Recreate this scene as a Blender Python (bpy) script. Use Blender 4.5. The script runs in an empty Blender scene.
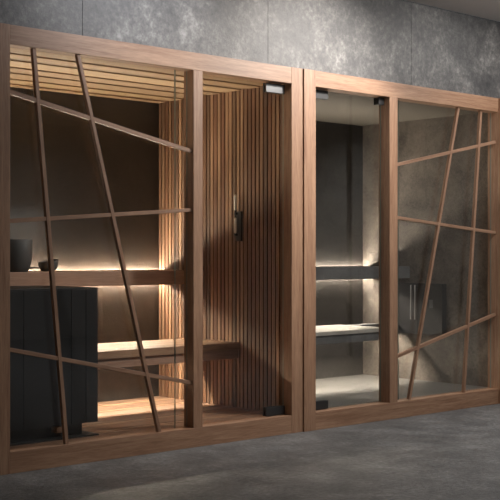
import bpy, bmesh, math, random
from mathutils import Vector, Matrix
random.seed(7)
S = bpy.context.scene
C = S.collection

# ------------------------------------------------------------------ camera, light, exposure
F = 1158.0
CAM = Vector((-3.02, -5.21, 1.12))
YAW = math.radians(42.2)
cd = bpy.data.cameras.new('camera'); cam = bpy.data.objects.new('camera', cd); C.objects.link(cam)
cam.location = CAM; cam.rotation_euler = (math.radians(90), 0, -YAW)
cd.sensor_width = 36; cd.lens = F / 500 * 36; cd.shift_y = 5 / 500.0; cd.clip_start = 0.05
S.camera = cam
S.view_settings.view_transform = 'Standard'; S.view_settings.look = 'None'
S.view_settings.gamma = 1; S.view_settings.exposure = 0.0; S.view_settings.use_curve_mapping = False

w = bpy.data.worlds.new('world'); S.world = w; w.use_nodes = True
w.node_tree.nodes['Background'].inputs[0].default_value = (0.75, 0.82, 0.9, 1)
w.node_tree.nodes['Background'].inputs[1].default_value = 0.05

def area(name, loc, target, size, power, col, size_y=None, spread=None):
    l = bpy.data.lights.new(name, 'AREA'); l.energy = power; l.color = col; l.size = size
    if size_y: l.shape = 'RECTANGLE'; l.size_y = size_y
    if spread: l.spread = math.radians(spread)
    o = bpy.data.objects.new(name, l); C.objects.link(o); o.location = loc
    o.rotation_euler = (Vector(target) - Vector(loc)).to_track_quat('-Z', 'Y').to_euler(); return o
def spot(name, loc, target, power, col, angle, blend=1.0, r=0.06):
    l = bpy.data.lights.new(name, 'SPOT'); l.energy = power; l.color = col
    l.spot_size = math.radians(angle); l.spot_blend = blend; l.shadow_soft_size = r
    o = bpy.data.objects.new(name, l); C.objects.link(o); o.location = loc
    o.rotation_euler = (Vector(target) - Vector(loc)).to_track_quat('-Z', 'Y').to_euler(); return o
area('ceiling_softbox', (3.4, -1.45, 2.86), (2.95, -0.9, 0.0), 2.4, 100, (1.0, 0.96, 0.92), 0.8)
spot('overhead_spot', (2.9, -1.25, 2.86), (2.15, 0.0, 1.95), 320, (1.0, 0.93, 0.86), 80)
for sx, sy, pw in ((5.5, -3.3, 110), (3.6, -5.8, 120)):  # two lamps added to lift ceiling bounce and the wall reflected in glass
    spot('overhead_spot', (sx, sy, 2.86), (sx, sy, 0), pw, (1.0, 0.97, 0.94), 125)
spot('overhead_spot', (1.22, -1.2, 2.86), (0.85, 0.0, 2.68), 120, (0.97, 0.97, 1.0), 74)
# ------------------------------------------------------------------ materials
def mat(name):
    m = bpy.data.materials.new(name); m.use_nodes = True
    nt = m.node_tree; b = nt.nodes['Principled BSDF']; return m, nt, b
def nd(nt, typ, **kw):
    n = nt.nodes.new(typ)
    for k, v in kw.items():
        if k in n.inputs: n.inputs[k].default_value = v
        else: setattr(n, k, v)
    return n
def ramp(nt, fac, stops):
    r = nt.nodes.new('ShaderNodeValToRGB'); e = r.color_ramp.elements
    while len(e) < len(stops): e.new(0.5)
    for el, (p, c) in zip(e, stops): el.position = p; el.color = (*c, 1)
    nt.links.new(fac, r.inputs[0]); return r.outputs[0]
def mixc(nt, a, b, fac, typ='MIX'):
    m = nt.nodes.new('ShaderNodeMix'); m.data_type = 'RGBA'; m.blend_type = typ
    for s, v in ((m.inputs['Factor'], fac), (m.inputs['A'], a), (m.inputs['B'], b)):
        if isinstance(v, (tuple, float, int)): s.default_value = v if not isinstance(v, tuple) else (*v, 1)
        else: nt.links.new(v, s)
    return m.outputs['Result']
def wood(name, axis, c0, c1, rough=0.45, island=None, stretch=0.06, bump=0.12):
    """grain along `axis`; island = list of colours chosen per loose piece"""
    m, nt, b = mat(name); L = nt.links.new
    tc = nd(nt, 'ShaderNodeTexCoord'); mp = nd(nt, 'ShaderNodeMapping')
    sc = [1, 1, 1]; sc['xyz'.index(axis)] = stretch; mp.inputs['Scale'].default_value = sc
    L(tc.outputs['Object'], mp.inputs['Vector'])
    oi = nd(nt, 'ShaderNodeObjectInfo'); geo = nd(nt, 'ShaderNodeNewGeometry')
    ad = nd(nt, 'ShaderNodeMath', operation='ADD'); L(oi.outputs['Random'], ad.inputs[0]); L(geo.outputs['Random Per Island'], ad.inputs[1])
    ml = nd(nt, 'ShaderNodeMath', operation='MULTIPLY'); L(ad.outputs[0], ml.inputs[0]); ml.inputs[1].default_value = 31.0
    va = nd(nt, 'ShaderNodeVectorMath', operation='ADD'); L(mp.outputs[0], va.inputs[0]); L(ml.outputs[0], va.inputs[1])
    n1 = nd(nt, 'ShaderNodeTexNoise', Scale=38.0, Detail=6.0, Roughness=0.62, Distortion=0.6)
    n2 = nd(nt, 'ShaderNodeTexNoise', Scale=230.0, Detail=3.0, Roughness=0.6)
    L(va.outputs[0], n1.inputs['Vector']); L(va.outputs[0], n2.inputs['Vector'])
    col = ramp(nt, n1.outputs[0], [(0.30, c0), (0.70, c1)])
    f2 = ramp(nt, n2.outputs[0], [(0.35, (0.72, 0.70, 0.68)), (0.6, (1, 1, 1))])
    col = mixc(nt, col, f2, 0.8, 'MULTIPLY')
    if island:
        k = ramp(nt, geo.outputs['Random Per Island'], [((i + 0.0) / len(island), c) for i, c in enumerate(island)])
        for nn in nt.nodes:
            if nn.type == 'VALTORGB' and nn.outputs[0] == k: nn.color_ramp.interpolation = 'CONSTANT'
        col = mixc(nt, col, k, 1.0, 'MULTIPLY')
    L(col, b.inputs['Base Color']); b.inputs['Roughness'].default_value = rough
    bp = nd(nt, 'ShaderNodeBump', Strength=bump, Distance=0.002); L(n2.outputs[0], bp.inputs['Height']); L(bp.outputs[0], b.inputs['Normal'])
    return m
W0, W1 = (0.27, 0.142, 0.083), (0.46, 0.280, 0.178)
WF = {a: wood('frame_wood_' + a, a, W0, W1, 0.5) for a in 'xz'}
WB = wood('bar_wood', 'x', (0.26, 0.142, 0.088), (0.40, 0.245, 0.160), 0.5)
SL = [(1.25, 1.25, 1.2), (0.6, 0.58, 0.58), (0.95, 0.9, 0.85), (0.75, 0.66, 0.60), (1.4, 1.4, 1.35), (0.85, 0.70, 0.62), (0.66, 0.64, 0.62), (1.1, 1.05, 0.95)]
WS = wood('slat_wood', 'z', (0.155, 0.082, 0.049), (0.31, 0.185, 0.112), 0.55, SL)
WC = wood('ceiling_wood', 'x', (0.26, 0.160, 0.085), (0.42, 0.285, 0.165), 0.55, [(1.1, 1.1, 1.05), (0.8, 0.77, 0.74), (1.0, 0.97, 0.95), (0.68, 0.64, 0.6), (1.25, 1.22, 1.18)])
WFL = wood('floor_wood', 'x', (0.18, 0.100, 0.064), (0.32, 0.195, 0.13), 0.5, [(1.0, 1, 1), (0.85, 0.82, 0.8), (1.15, 1.12, 1.08)])
WSEAT = wood('seat_wood', 'x', (0.36, 0.21, 0.13), (0.55, 0.36, 0.23), 0.5, [(1.0, 1, 1), (0.85, 0.82, 0.8), (1.12, 1.1, 1.05)])
WFAS = wood('fascia_wood', 'x', (0.33, 0.19, 0.13), (0.50, 0.32, 0.23), 0.5)

def stone(name, stops, scale=2.0, rough=0.55, joint=None, bump=0.3, veins=None, spec=0.5, fine=0.40):
    m, nt, b = mat(name); L = nt.links.new
    tc = nd(nt, 'ShaderNodeTexCoord')
    n1 = nd(nt, 'ShaderNodeTexNoise', Scale=scale, Detail=10.0, Roughness=0.66, Distortion=0.35)
    n2 = nd(nt, 'ShaderNodeTexNoise', Scale=scale * 11, Detail=8.0, Roughness=0.7)
    L(tc.outputs['Object'], n1.inputs['Vector']); L(tc.outputs['Object'], n2.inputs['Vector'])
    mx = mixc(nt, n1.outputs[0], n2.outputs[0], fine)
    col = ramp(nt, mx, stops)
    if veins:
        n3 = nd(nt, 'ShaderNodeTexNoise', Scale=veins[0], Detail=6.0, Roughness=0.6, Distortion=1.6); L(tc.outputs['Object'], n3.inputs['Vector'])
        v = ramp(nt, n3.outputs[0], [(0.47, (0, 0, 0)), (0.5, (1, 1, 1)), (0.53, (0, 0, 0))])
        f = nd(nt, 'ShaderNodeMath', operation='MULTIPLY'); L(v, f.inputs[0]); f.inputs[1].default_value = veins[1]
        col = mixc(nt, col, veins[2], f.outputs[0])
    L(col, b.inputs['Base Color']); b.inputs['Roughness'].default_value = rough
    b.inputs['Specular IOR Level'].default_value = spec
    bp = nd(nt, 'ShaderNodeBump', Strength=bump, Distance=0.01); L(n2.outputs[0], bp.inputs['Height']); L(bp.outputs[0], b.inputs['Normal'])
    return m
M_FACE = stone('mottled_slab', [(0.36, (0.042, 0.042, 0.044)), (0.48, (0.086, 0.084, 0.085)), (0.55, (0.140, 0.136, 0.133)), (0.66, (0.31, 0.302, 0.293))], 3.0, 0.5, fine=0.44)
M_BACK = stone('dark_slab', [(0.35, (0.034, 0.031, 0.029)), (0.65, (0.085, 0.077, 0.070))], 4.0, 0.55)
M_SIDE = stone('beige_stone', [(0.38, (0.060, 0.053, 0.046)), (0.62, (0.20, 0.172, 0.147))], 4.5, 0.55)
M_FLOOR = stone('slate_floor', [(0.38, (0.075, 0.078, 0.082)), (0.50, (0.135, 0.139, 0.143)), (0.62, (0.27, 0.275, 0.28))], 3.4, 0.5, fine=0.48, veins=(1.8, 0.30, (0.20, 0.205, 0.205)), bump=0.7)
M_SFLOOR = stone('steam_floor', [(0.35, (0.075, 0.073, 0.070)), (0.65, (0.16, 0.155, 0.147))], 2.6, 0.45)
M_BENCH = stone('bench_stone', [(0.35, (0.085, 0.086, 0.088)), (0.65, (0.18, 0.18, 0.18))], 5.0, 0.45)
M_BTOP = stone('bench_top_stone', [(0.35, (0.36, 0.335, 0.30)), (0.65, (0.52, 0.49, 0.44))], 5.0, 0.45)
def plain(name, col, rough=0.5, metal=0.0, spec=0.5):
    m, nt, b = mat(name); b.inputs['Base Color'].default_value = (*col, 1)
    n = nd(nt, 'ShaderNodeTexNoise', Scale=60.0, Detail=3.0)
    r = nd(nt, 'ShaderNodeMapRange'); nt.links.new(n.outputs[0], r.inputs[0])
    r.inputs['To Min'].default_value = rough * 0.85; r.inputs['To Max'].default_value = min(1, rough * 1.15)
    nt.links.new(r.outputs[0], b.inputs['Roughness'])
    b.inputs['Metallic'].default_value = metal; b.inputs['Specular IOR Level'].default_value = spec; return m
M_CEIL = plain('ceiling_paint', (0.72, 0.69, 0.67), 0.9)
M_WALL = plain('wall_paint', (0.50, 0.49, 0.47), 0.85)
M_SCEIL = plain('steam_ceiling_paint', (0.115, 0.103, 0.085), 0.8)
M_BLACK = plain('black_metal', (0.018, 0.018, 0.019), 0.45)
M_HEAT = plain('heater_panel', (0.030, 0.030, 0.033), 0.38)
M_DGREY = plain('dark_grey_ceramic', (0.060, 0.060, 0.060), 0.6)
M_CHROME = plain('chrome', (0.75, 0.75, 0.76), 0.18, 1.0)
M_STEEL = plain('brushed_steel', (0.11, 0.113, 0.116), 0.45, 0.5)
M_SATIN = plain('satin_steel', (0.50, 0.50, 0.50), 0.35, 0.3)
M_DARKWD = plain('dark_wood', (0.035, 0.026, 0.020), 0.5)
M_SAND = plain('white_sand', (0.88, 0.86, 0.82), 0.3)
M_DISP = plain('grey_display', (0.16, 0.17, 0.18), 0.25)
def led(name, col, s):
    m = bpy.data.materials.new(name); m.use_nodes = True; nt = m.node_tree; nt.nodes.clear()
    e = nd(nt, 'ShaderNodeEmission', Strength=s); e.inputs[0].default_value = (*col, 1)
    o = nd(nt, 'ShaderNodeOutputMaterial'); nt.links.new(e.outputs[0], o.inputs[0]); return m
LED_WARM = led('led_warm', (1.0, 0.87, 0.68), 250)
LED_SOFT = led('led_soft', (1.0, 0.86, 0.70), 175)
LED_FLOOR = led('led_floor', (1.0, 0.86, 0.64), 320)
LED_FLOOR2 = led('led_floor_soft', (1.0, 0.86, 0.69), 290)
def glassmat(name, tint, refl=1.0):
    m = bpy.data.materials.new(name); m.use_nodes = True; nt = m.node_tree; nt.nodes.clear(); L = nt.links.new
    g = nd(nt, 'ShaderNodeNewGeometry'); d = nd(nt, 'ShaderNodeVectorMath', operation='DOT_PRODUCT')
    L(g.outputs['Normal'], d.inputs[0]); L(g.outputs['Incoming'], d.inputs[1])
    a = nd(nt, 'ShaderNodeMath', operation='ABSOLUTE'); L(d.outputs['Value'], a.inputs[0])
    s = nd(nt, 'ShaderNodeMath', operation='SUBTRACT'); s.inputs[0].default_value = 1; L(a.outputs[0], s.inputs[1])
    p = nd(nt, 'ShaderNodeMath', operation='POWER'); L(s.outputs[0], p.inputs[0]); p.inputs[1].default_value = 5
    q = nd(nt, 'ShaderNodeMath', operation='MULTIPLY_ADD'); L(p.outputs[0], q.inputs[0]); q.inputs[1].default_value = 0.96 * refl; q.inputs[2].default_value = 0.04 * refl
    t = nd(nt, 'ShaderNodeBsdfTransparent'); t.inputs[0].default_value = (*tint, 1)
    gl = nd(nt, 'ShaderNodeBsdfGlossy', Roughness=0.01); gl.inputs[0].default_value = (1, 1, 1, 1)
    mx = nd(nt, 'ShaderNodeMixShader'); L(q.outputs[0], mx.inputs[0]); L(t.outputs[0], mx.inputs[1]); L(gl.outputs[0], mx.inputs[2])
    o = nd(nt, 'ShaderNodeOutputMaterial'); L(mx.outputs[0], o.inputs[0]); return m
GLASS = glassmat('clear_glass', (0.96, 0.965, 0.96))
GEDGE = plain('glass_edge', (0.22, 0.27, 0.25), 0.15)

# ------------------------------------------------------------------ mesh helpers
def box(bm, x0, x1, y0, y1, z0, z1):
    v = [bm.verts.new((x, y, z)) for x in (x0, x1) for y in (y0, y1) for z in (z0, z1)]
    fs = []
    for q in ((0, 1, 3, 2), (4, 6, 7, 5), (0, 4, 5, 1), (2, 3, 7, 6), (0, 2, 6, 4), (1, 5, 7, 3)):
        fs.append(bm.faces.new([v[i] for i in q]))
    return fs
def lathe(bm, prof, c=(0, 0, 0), n=40, axis='z'):
    rings = []
    for r, h in prof:
        ring = []
        for i in range(n):
            a = 2 * math.pi * i / n
            p = (r * math.cos(a), r * math.sin(a), h)
            if axis == 'y': p = (p[0], p[2], p[1])
            if axis == 'x': p = (p[2], p[0], p[1])
            ring.append(bm.verts.new((c[0] + p[0], c[1] + p[1], c[2] + p[2])))
        rings.append(ring)
    for a, b in zip(rings, rings[1:]):
        for i in range(n): bm.faces.new((a[i], a[(i + 1) % n], b[(i + 1) % n], b[i]))
    bm.faces.new(rings[0][::-1]); bm.faces.new(rings[-1])
def obj(name, bm, m, parent=None, bevel=0, smooth=False, mats=None):
    if bevel: bmesh.ops.bevel(bm, geom=list(bm.edges), offset=bevel, segments=2, affect='EDGES', profile=0.6)
    bmesh.ops.recalc_face_normals(bm, faces=list(bm.faces))
    me = bpy.data.meshes.new(name); bm.to_mesh(me); bm.free()
    for x in (mats or [m]): me.materials.append(x)
    if smooth:
        for p in me.polygons: p.use_smooth = True
        if hasattr(me, 'set_sharp_from_angle'): me.set_sharp_from_angle(angle=math.radians(40))
    o = bpy.data.objects.new(name, me); C.objects.link(o)
    if parent:
        o.parent = parent; 
        me.transform(Matrix.Translation(-parent.location))
    return o
def bx(name, b6, m, parent=None, bevel=0):
    bm = bmesh.new(); box(bm, *b6); return obj(name, bm, m, parent, bevel)
def struct(name, bm, m):
    o = obj(name, bm, m); o['kind'] = 'structure'; return o
def sbox(name, b6, m):
    bm = bmesh.new(); box(bm, *b6); return struct(name, bm, m)
def thing(name, label, cat, loc, group=None):
    o = bpy.data.objects.new(name, None); C.objects.link(o); o.location = loc; o.empty_display_size = 0.1
    o['label'] = label; o['category'] = cat
    if group: o['group'] = group
    return o
def prim(o, label, cat, group=None):
    o['label'] = label; o['category'] = cat
    if group: o['group'] = group
    return o

# ------------------------------------------------------------------ plan (metres): facade on y=0
ZF, ZT = 0.107, 2.21          # inner floor and ceiling
DEEP = 1.40                    # inner back wall
H = 2.30                       # facade height
XL0, XL1 = -0.055, 2.158       # sauna facade
XR0, XR1 = 2.1586, 4.222       # steam room facade
ROOM_H = 2.88

# ---- large structure
sbox('floor', (-5.0, 6.5, -8.0, 3.2, -0.10, 0.0), M_FLOOR)
sbox('ceiling', (-5.0, 6.5, -8.0, -0.0, ROOM_H, ROOM_H + 0.1), M_CEIL)
# slab wall above the glazed fronts: joints are real 3 mm gaps with a dark backing
bm = bmesh.new()
xs = [-5.0, -3.603, -2.236, -0.869, 0.498, 1.865, 3.232, 4.599, 6.5]
for a, b in zip(xs, xs[1:]): box(bm, a + 0.0015, b - 0.0015, 0.012, 0.05, H + 0.001, ROOM_H)
wf = struct('wall_front', bm, M_FACE)
sbox('wall_front', (-5.0, 6.5, 0.05, 0.16, H + 0.001, ROOM_H), M_BLACK)
sbox('wall_front', (-5.0, XL0 - 0.002, 0.012, 0.16, 0.0, H), M_FACE)
sbox('wall_front', (4.324, 6.30, 0.012, 0.16, 0.0, H), M_FACE)
# far sides of the room behind the camera
sbox('wall_left', (-5.1, -5.0, -8.0, 0.16, 0.0, ROOM_H), M_WALL)
bm = bmesh.new()                                           # wall panels with one open vertical joint
box(bm, 6.30, 6.34, -8.0, -3.36, 0, ROOM_H); box(bm, 6.301, 6.34, -3.28, 0.011, 0, ROOM_H)
struct('wall_right', bm, M_WALL)
sbox('wall_right', (6.42, 6.5, -8.0, 0.012, 0, ROOM_H), M_BLACK)
sbox('wall_rear', (-5.1, 6.6, -8.1, -8.0, 0.0, ROOM_H), M_WALL)

# sauna cabin shell
sbox('wall_back', (-0.10, 2.10, DEEP, DEEP + 0.08, 0.0, 2.30), M_BACK)
sbox('wall_left', (-0.10, 0.0, 0.095, DEEP, 0.0, 2.30), M_BACK)
bm = bmesh.new()                                           # slatted side wall
box(bm, 2.093, 2.160, 0.095, DEEP, 0.0, 2.30)
y = 0.10; PIT = 0.0382
while y < DEEP - 0.03:
    wd = 0.0285 + random.uniform(-0.002, 0.002)
    box(bm, 2.080, 2.094, y, y + wd, ZF - 0.01, ZT + 0.03); y += PIT
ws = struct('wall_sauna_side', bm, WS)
bm = bmesh.new()                                           # slatted ceiling, laths run along the front
box(bm, 0.0, 2.10, 0.095, DEEP, ZT + 0.014, 2.299)
y = 0.10; k = 0
while y < DEEP - 0.03:
    wd = [0.160, 0.050, 0.110, 0.070][k % 4]
    box(bm, 0.0, 2.10, y, min(y + wd, DEEP - 0.002), ZT + (0.0 if k % 2 == 0 else 0.007), ZT + 0.020)
    y += wd + 0.003; k += 1
struct('ceiling_sauna', bm, WC)
bm = bmesh.new()                                           # raised plank floor
box(bm, 0.0, 2.08, 0.095, DEEP, 0.0, ZF - 0.028)
y = 0.097; k = 0
while y < DEEP - 0.02:
    wd = 0.165 if k % 2 == 0 else 0.040
    fs = box(bm, 0.0, 2.08, y, min(y + wd, DEEP - 0.002), ZF - 0.026, ZF)
    if k % 2:
        for f in fs: f.material_index = 1
    y += wd + 0.013; k += 1
o = struct('floor_sauna', bm, WFL); o.data.materials.append(WSEAT)

# steam room shell
sbox('wall_back', (2.24, 4.36, DEEP, DEEP + 0.08, 0.0, 2.30), M_BACK)
sbox('wall_left', (2.161, 2.24, 0.095, DEEP, 0.0, 2.30), M_SIDE)
sbox('wall_right', (4.26, 4.36, 0.095, DEEP, 0.0, 2.30), M_SIDE)
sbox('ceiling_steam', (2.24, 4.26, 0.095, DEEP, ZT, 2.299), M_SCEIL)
sbox('floor_steam', (2.24, 4.26, 0.095, DEEP, 0.0, ZF + 0.005), M_SFLOOR)

# ------------------------------------------------------------------ glazed fronts
def ray(px, py, Y):
    u = (px - 250) / F; v = (255 - py) / F
    d = Vector((math.sin(YAW) + u * math.cos(YAW), math.cos(YAW) - u * math.sin(YAW), v))
    return CAM + d * ((Y - CAM.y) / d.y)
FD = 0.09
def bar(parent, p, q, y0, y1, wdt):
    """slim lattice bar between two points of the front plane, cut square to its own run"""
    a = Vector((p[0], 0, p[2])); b = Vector((q[0], 0, q[2])); d = b - a; L = d.length
    bm = bmesh.new(); box(bm, 0, L, 0, y1 - y0, -wdt / 2, wdt / 2)
    bmesh.ops.bevel(bm, geom=list(bm.edges), offset=0.0015, segments=1, affect='EDGES')
    me = bpy.data.meshes.new('lattice_bar'); bmesh.ops.recalc_face_normals(bm, faces=list(bm.faces)); bm.to_mesh(me); bm.free()
    me.materials.append(WB); o = bpy.data.objects.new('lattice_bar', me); C.objects.link(o)
    o.parent = parent; o.location = Vector((a.x, y0, a.z)) - parent.location
    o.rotation_euler = (0, -math.atan2(d.z, d.x), 0); return o

BARY = 0.012
def ext(p, q, z0, z1):
    """extend a steep bar to the rails"""
    f = lambda z: p + (q - p) * ((z - p.z) / (q.z - p.z))
    return f(z0), f(z1)
def extx(p, q, x0, x1):
    f = lambda x: p + (q - p) * ((x - p.x) / (q.x - p.x))
    return f(x0), f(x1)
RT, RB = 2.197, 0.113        # inner edges of top and bottom rails

def front(label, X0, X1, posts, mull, vbars, hbars, win, joint, yoff=0.0):
    t = thing('glazed_partition_frame', label, 'wooden frame', ((X0 + X1) / 2, FD / 2, 0))
    for a, b in posts: bx('post', (a, b, -0.06 if a == XR1 else yoff, FD, 0.0, H), WF['z'], t, 0.002)
    p0, p1 = posts[0][1], posts[1][0]
    bx('top_rail', (p0, p1, yoff + 0.001, FD, RT, H - 0.001), WF['x'], t, 0.002)
    bx('bottom_rail', (p0, p1, yoff + 0.001, FD, 0.0, RB), WF['x'], t, 0.002)
    bx('mullion', (mull[0], mull[1], yoff + 0.001, FD, RB, RT), WF['z'], t, 0.002)
    # fixed glass, two panes that meet in a fine joint
    for a, b in ((win[0], joint - 0.0015), (joint + 0.0015, win[1])):
        bm = bmesh.new(); fs = box(bm, a, b, 0.058, 0.066, RB + 0.001, RT - 0.001)
        o = obj('glass_pane', bm, GLASS, t, mats=[GLASS, GEDGE])
        for p in o.data.polygons:
            if abs(p.normal.x) > 0.9: p.material_index = 1
    for p, q in vbars: bar(t, *ext(ray(*p, BARY), ray(*q, BARY), RB - 0.0, RT + 0.0), BARY, BARY + 0.024, 0.022)
    for p, q in hbars: bar(t, *extx(ray(*p, BARY), ray(*q, BARY), win[0], win[1]), BARY + 0.002, BARY + 0.026, 0.022)
    return t
front('walnut brown timber frame with slanted lattice bars in front of the warm lit sauna', XL0, XL1,
      [(XL0, 0.049), (2.058, XL1)], (1.262, 1.331),
      [((34.2, 47), (67.3, 445)), ((78.5, 54), (160, 432))],
      [((9, 91), (190, 150.5)), ((10, 221), (190, 210)), ((9, 349.5), (190, 382.5))],
      (0.050, 1.261), 1.172)
front('lighter brown timber frame with slanted lattice bars in front of the grey stone steam room', XR0, XR1 + 0.1,
      [(XR0, 2.263), (XR1, XR1 + 0.10)], (2.980, 3.063),
      [((459, 108.6), (410.5, 396.8)), ((481.5, 112.6), (464.8, 391))],
      [((394.4, 165.4), (494.5, 142.3)), ((394.4, 217), (493.4, 232.3)), ((394.4, 358), (494.5, 315.2))],
      (3.064, XR1 - 0.001), 3.150, -0.010)

def door(label, x0, x1, hx0, hx1, fitmat, topmat, cat='glass door'):
    t = thing('glass_door', label, cat, ((x0 + x1) / 2, 0.066, RB))
    bm = bmesh.new(); box(bm, x0, x1, 0.062, 0.070, RB + 0.006, RT - 0.008)
    o = obj('glass_pane', bm, GLASS, t, mats=[GLASS, GEDGE])
    for p in o.data.polygons:
        if abs(p.normal.x) > 0.9: p.material_index = 1
    for z0, z1, m in ((RT - 0.062, RT - 0.006, topmat), (RB + 0.004, RB + 0.058, fitmat)):
        bm = bmesh.new(); box(bm, hx0, hx1, 0.050, 0.0615, z0, z1); box(bm, hx0, hx1, 0.0705, 0.082, z0, z1)
        c = obj('pivot_fitting', bm, m, t, 0.0015)
        if m is M_STEEL: c['label'] = 'brushed steel pivot fitting'
        else: c['label'] = 'black pivot fitting'
    return t
door('clear frameless glass door of the sauna hung on the right-hand post', 1.340, 2.046, 1.885, 2.046, M_BLACK, M_STEEL)
d2 = door('clear frameless glass door of the stone steam room hung on the centre post', 2.275, 2.970, 2.275, 2.440, M_BLACK, M_BLACK)
bx('door_stop', (2.925, 2.978, 0.040, 0.088, RT - 0.052, RT - 0.004), M_BLACK, d2, 0.002)

# ------------------------------------------------------------------ sauna benches
def boards(bm, x0, x1, y0, y1, z0, z1, n, gap=0.006):
    wd = (y1 - y0 - gap * (n - 1)) / n
    for i in range(n): box(bm, x0, x1, y0 + i * (wd + gap), y0 + i * (wd + gap) + wd, z0, z1)
def bench_upper(label, x0, x1, mt, mf, ledm, zt, zb, n, cat='bench'):
    t = thing('upper_bench', label, cat, ((x0 + x1) / 2, 1.1, zb))
    bm = bmesh.new(); boards(bm, x0, x1, 0.910, 1.335, zt - 0.024, zt, n) if n > 1 else box(bm, x0, x1, 0.905, 1.335, zt - 0.024, zt)
    obj('seat', bm, mt, t, 0.002)
    bx('fascia', (x0, x1, 0.883, 0.904, zb, zt), mf, t, 0.003)
    bx('underframe', (x0, x1, 0.906, 1.335, zb + 0.002, zt - 0.026), mf, t)
    for z in (zb + 0.019, zt - 0.032):
        s = bx('light_strip', (x0 + 0.004, x1 - 0.004, 1.386, 1.3985, z, z + 0.011), ledm, t); s['label'] = 'glowing warm light strip behind the bench'
    return t
bench_upper('high wooden sauna bench with a glowing strip behind it, carrying the grey bucket', 0.004, 2.077, WSEAT, WFAS, LED_WARM, 1.016, 0.922, 4)
bench_upper('high grey stone bench in the steam room with a glowing strip behind it', 2.243, 4.257, M_BENCH, M_BENCH, LED_SOFT, 1.028, 0.932, 1)
def bench_lower(label, x0, x1, mt, mf, ledm, zt, zs, zb, n, lipf, lipr):
    t = thing('lower_bench', label, 'bench', ((x0 + x1) / 2, 0.8, zb))
    bm = bmesh.new(); boards(bm, x0, x1, 0.510, 1.04, zs, zt, n) if n > 1 else box(bm, x0, x1, 0.512, 1.04, zs, zt)
    obj('seat', bm, mt, t, 0.003)
    bx('front_rail', (x0, x1, 0.524, 0.552, zb, zs - 0.001), mf, t, 0.002)
    x1b = x1
    if x1 == 3.60: x1 = 4.198; bx('added_strip_beam', (x1b, x1, 0.966, 1.034, zs - 0.0005, zs + 0.022), mf, t)  # beam added so strip and lips run on and keep the light bounded
    bx('light_shield', (x0, x1, 0.970, 0.976, lipf, zs - 0.001), M_BLACK, t); bx('light_shield', (x0, x1, 1.024, 1.030, lipr, zs - 0.001), M_BLACK, t)  # unseen lips added to cut off the strip's light on floor and wall
    s = bx('light_strip', (x0 + 0.004, x1 - 0.004, 0.996, 1.003, zs - 0.008, zs - 0.002), ledm, t); s['label'] = 'glowing warm light strip under the bench'
    return t
bench_lower('low wooden sauna bench seat beside the black heater', 0.80, 2.077, WSEAT, WFAS, LED_FLOOR, 0.543, 0.495, 0.436, 4, 0.448, 0.466)
bench_lower('low stone bench in the steam room with a pale seat top', 2.243, 3.60, M_BTOP, M_BENCH, LED_FLOOR2, 0.575, 0.548, 0.486, 1, 0.518, 0.522)

# ------------------------------------------------------------------ heater
t = thing('sauna_heater', 'tall black cabinet heater standing behind the left lattice window', 'sauna heater', (0.41, 0.45, ZF))
HX0, HX1, HY = 0.10, 0.730, 0.20
bx('body', (HX0 + 0.004, HX1 - 0.004, HY + 0.014, 0.78, 0.20, 0.925), M_BLACK, t, 0.004)
def xat(px, Y): return ray(px, 255, Y).x
g1, g2, g3 = xat(23.7, HY), xat(71.3, HY), xat(86, HY)
for a, b in ((HX0, g1), (g1, g2), (g2, g3), (g3, HX1)):
    bx('front_panel', (a + 0.0018, b - 0.0018, HY, HY + 0.013, 0.182, 0.928), M_HEAT, t, 0.001)
bx('top_plate', (HX0, HX1, HY + 0.001, 0.79, 0.929, 0.938), M_BLACK, t, 0.002)
bx('plinth', (HX0 + 0.02, 0.655, HY + 0.05, 0.74, ZF + 0.008, 0.199), M_BLACK, t, 0.002)
bx('floor_plate', (HX0, 0.725, HY - 0.015, 0.76, ZF, ZF + 0.008), M_BLACK, t, 0.001)
fa, fb = ray(56.8, 433.2, HY - 0.012), ray(64, 426.8, HY - 0.012)
o = bx('wooden_foot', (fa.x, fb.x, HY - 0.012, HY + 0.045, fa.z, fb.z), WSEAT, t, 0.002); o['label'] = 'pale wooden foot'

# bucket and ladle on the high bench
ZB = 1.016
c = ray(15.2, 255, 0.99)
bk = thing('sauna_bucket', 'dark grey round bucket with a tapered base on the high bench', 'bucket', (c.x, 0.99, ZB))
bm = bmesh.new()
prof = [(0.070, 0.0), (0.078, 0.004), (0.090, 0.03), (0.099, 0.075), (0.103, 0.12), (0.104, 0.196), (0.1025, 0.199), (0.098, 0.199), (0.096, 0.19), (0.094, 0.12), (0.080, 0.02), (0.01, 0.012)]
lathe(bm, prof, (c.x, 0.99, ZB), 56); obj('body', bm, M_DGREY, bk, smooth=True)
bm = bmesh.new(); lathe(bm, [(0.01, 0.0), (0.0938, 0.0), (0.0938, 0.004), (0.01, 0.004)], (c.x, 0.99, ZB + 0.125), 40); obj('water', bm, plain('water', (0.03, 0.035, 0.035), 0.05), bk)
c2 = ray(48.3, 255, 1.17)
ld = thing('sauna_ladle', 'dark ladle with a deep bowl lying beside the grey bucket', 'ladle', (c2.x, 1.17, ZB))
bm = bmesh.new()
lathe(bm, [(0.034, 0.0), (0.046, 0.004), (0.056, 0.020), (0.064, 0.042), (0.064, 0.066), (0.061, 0.067), (0.058, 0.060), (0.050, 0.030), (0.012, 0.010)], (0, 0, 0), 44)
for v in bm.verts:                                       # lean of the rim and a pouring lip
    v.co.z += v.co.x * 0.16 * (v.co.z / 0.067)
    v.co += Vector((c2.x, 1.17, ZB))
obj('bowl', bm, M_DGREY, ld, smooth=True)
bm = bmesh.new(); lathe(bm, [(0.0045, 0.0), (0.0055, 0.05), (0.006, 0.22), (0.004, 0.225)], (0, 0, 0), 14)
hd = Vector((-0.80, -0.02, 0.01)); 
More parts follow.
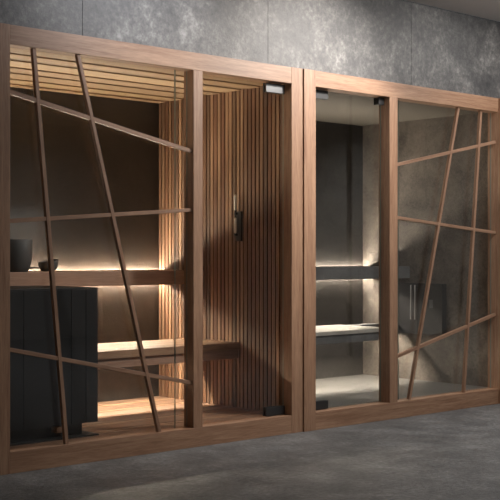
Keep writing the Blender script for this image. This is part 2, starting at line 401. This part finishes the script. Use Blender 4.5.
M = Matrix.Translation((c2.x - 0.052, 0.97 - 0.02, ZB + 0.022)) @ Vector((-0.78, -0.62, 0.0)).to_track_quat('Z', 'Y').to_matrix().to_4x4()
M = Matrix.Translation((c2.x - 0.054, 1.175, ZB + 0.022)) @ Vector((-0.995, 0.10, 0.0)).to_track_quat('Z', 'Y').to_matrix().to_4x4()
for v in bm.verts: v.co.z *= 0.55
bm.transform(M); obj('handle', bm, M_DARKWD, ld, smooth=True)

# sand timer on the slatted wall
p = ray(237.5, 215, 0.53)
YT = 0.515
st = thing('sand_timer', 'narrow dark sand timer with a shiny glass tube on the slatted wall', 'sand timer', (2.07, YT, 1.21))
bx('back_plate', (2.063, 2.0795, YT - 0.030, YT + 0.024, 1.212, 1.408), M_DARKWD, st, 0.002)
for z in (1.262, 1.415):
    bm = bmesh.new(); lathe(bm, [(0.004, 0.0), (0.0085, 0.010), (0.0085, 0.095), (0.004, 0.105)], (2.049, YT + 0.009, z), 18)
    obj('tube', bm, M_SAND, st, smooth=True)
bm = bmesh.new(); lathe(bm, [(0.004, 0), (0.004, 0.050)], (2.049, YT + 0.009, 1.366), 12); obj('neck', bm, M_BLACK, st)
for z in (1.248, 1.386): bx('bracket', (2.042, 2.0625, YT + 0.002, YT + 0.016, z, z + 0.0135), M_BLACK, st)

# black cabinet with a bar handle on the side wall of the steam room
def yat(px, X):
    u = (px - 250) / F; dx = math.sin(YAW) + u * math.cos(YAW); dy = math.cos(YAW) - u * math.sin(YAW)
    return CAM.y + dy * (X - CAM.x) / dx
XC = 4.20
ya, ym, yb = yat(442, XC), yat(417.3, XC), yat(393, XC)
cb = thing('control_cabinet', 'black wall cabinet with a slim chrome double handle in the steam room', 'wall cabinet', (4.245, (ya + yb) / 2, 0.49))
bx('body', (XC + 0.010, 4.2595, ya + 0.002, yb - 0.002, 0.490, 0.893), M_BLACK, cb, 0.003)
o = bx('door', (XC, XC + 0.009, ym + 0.0015, yb, 0.488, 0.895), M_HEAT, cb, 0.001)
bx('door', (XC, XC + 0.009, ya, ym - 0.0015, 0.488, 0.895), M_BLACK, cb, 0.001)
bx('display', (XC - 0.0015, XC - 0.0002, yat(433, XC), yat(429.3, XC), 0.700, 0.765), M_DISP, cb)
bm = bmesh.new(); lathe(bm, [(0.006, 0.0), (0.006, 0.006)], (XC - 0.0062, yat(438, XC), 0.612), 16, 'x'); obj('knob', bm, M_CHROME, cb)
XH = XC - 0.030
for px in (410.7, 414.8):
    yy = yat(px, XH); bm = bmesh.new(); lathe(bm, [(0.0042, 0), (0.0042, 0.275)], (XH, yy, 0.605), 14); obj('handle', bm, M_SATIN, cb, smooth=True)
    for z in (0.0, 0.24):
        b = bmesh.new(); box(b, XH + 0.004, XC - 0.0002, yy - 0.0035, yy + 0.0035, 0.618 + z, 0.625 + z); obj('handle_post', b, M_CHROME, cb)
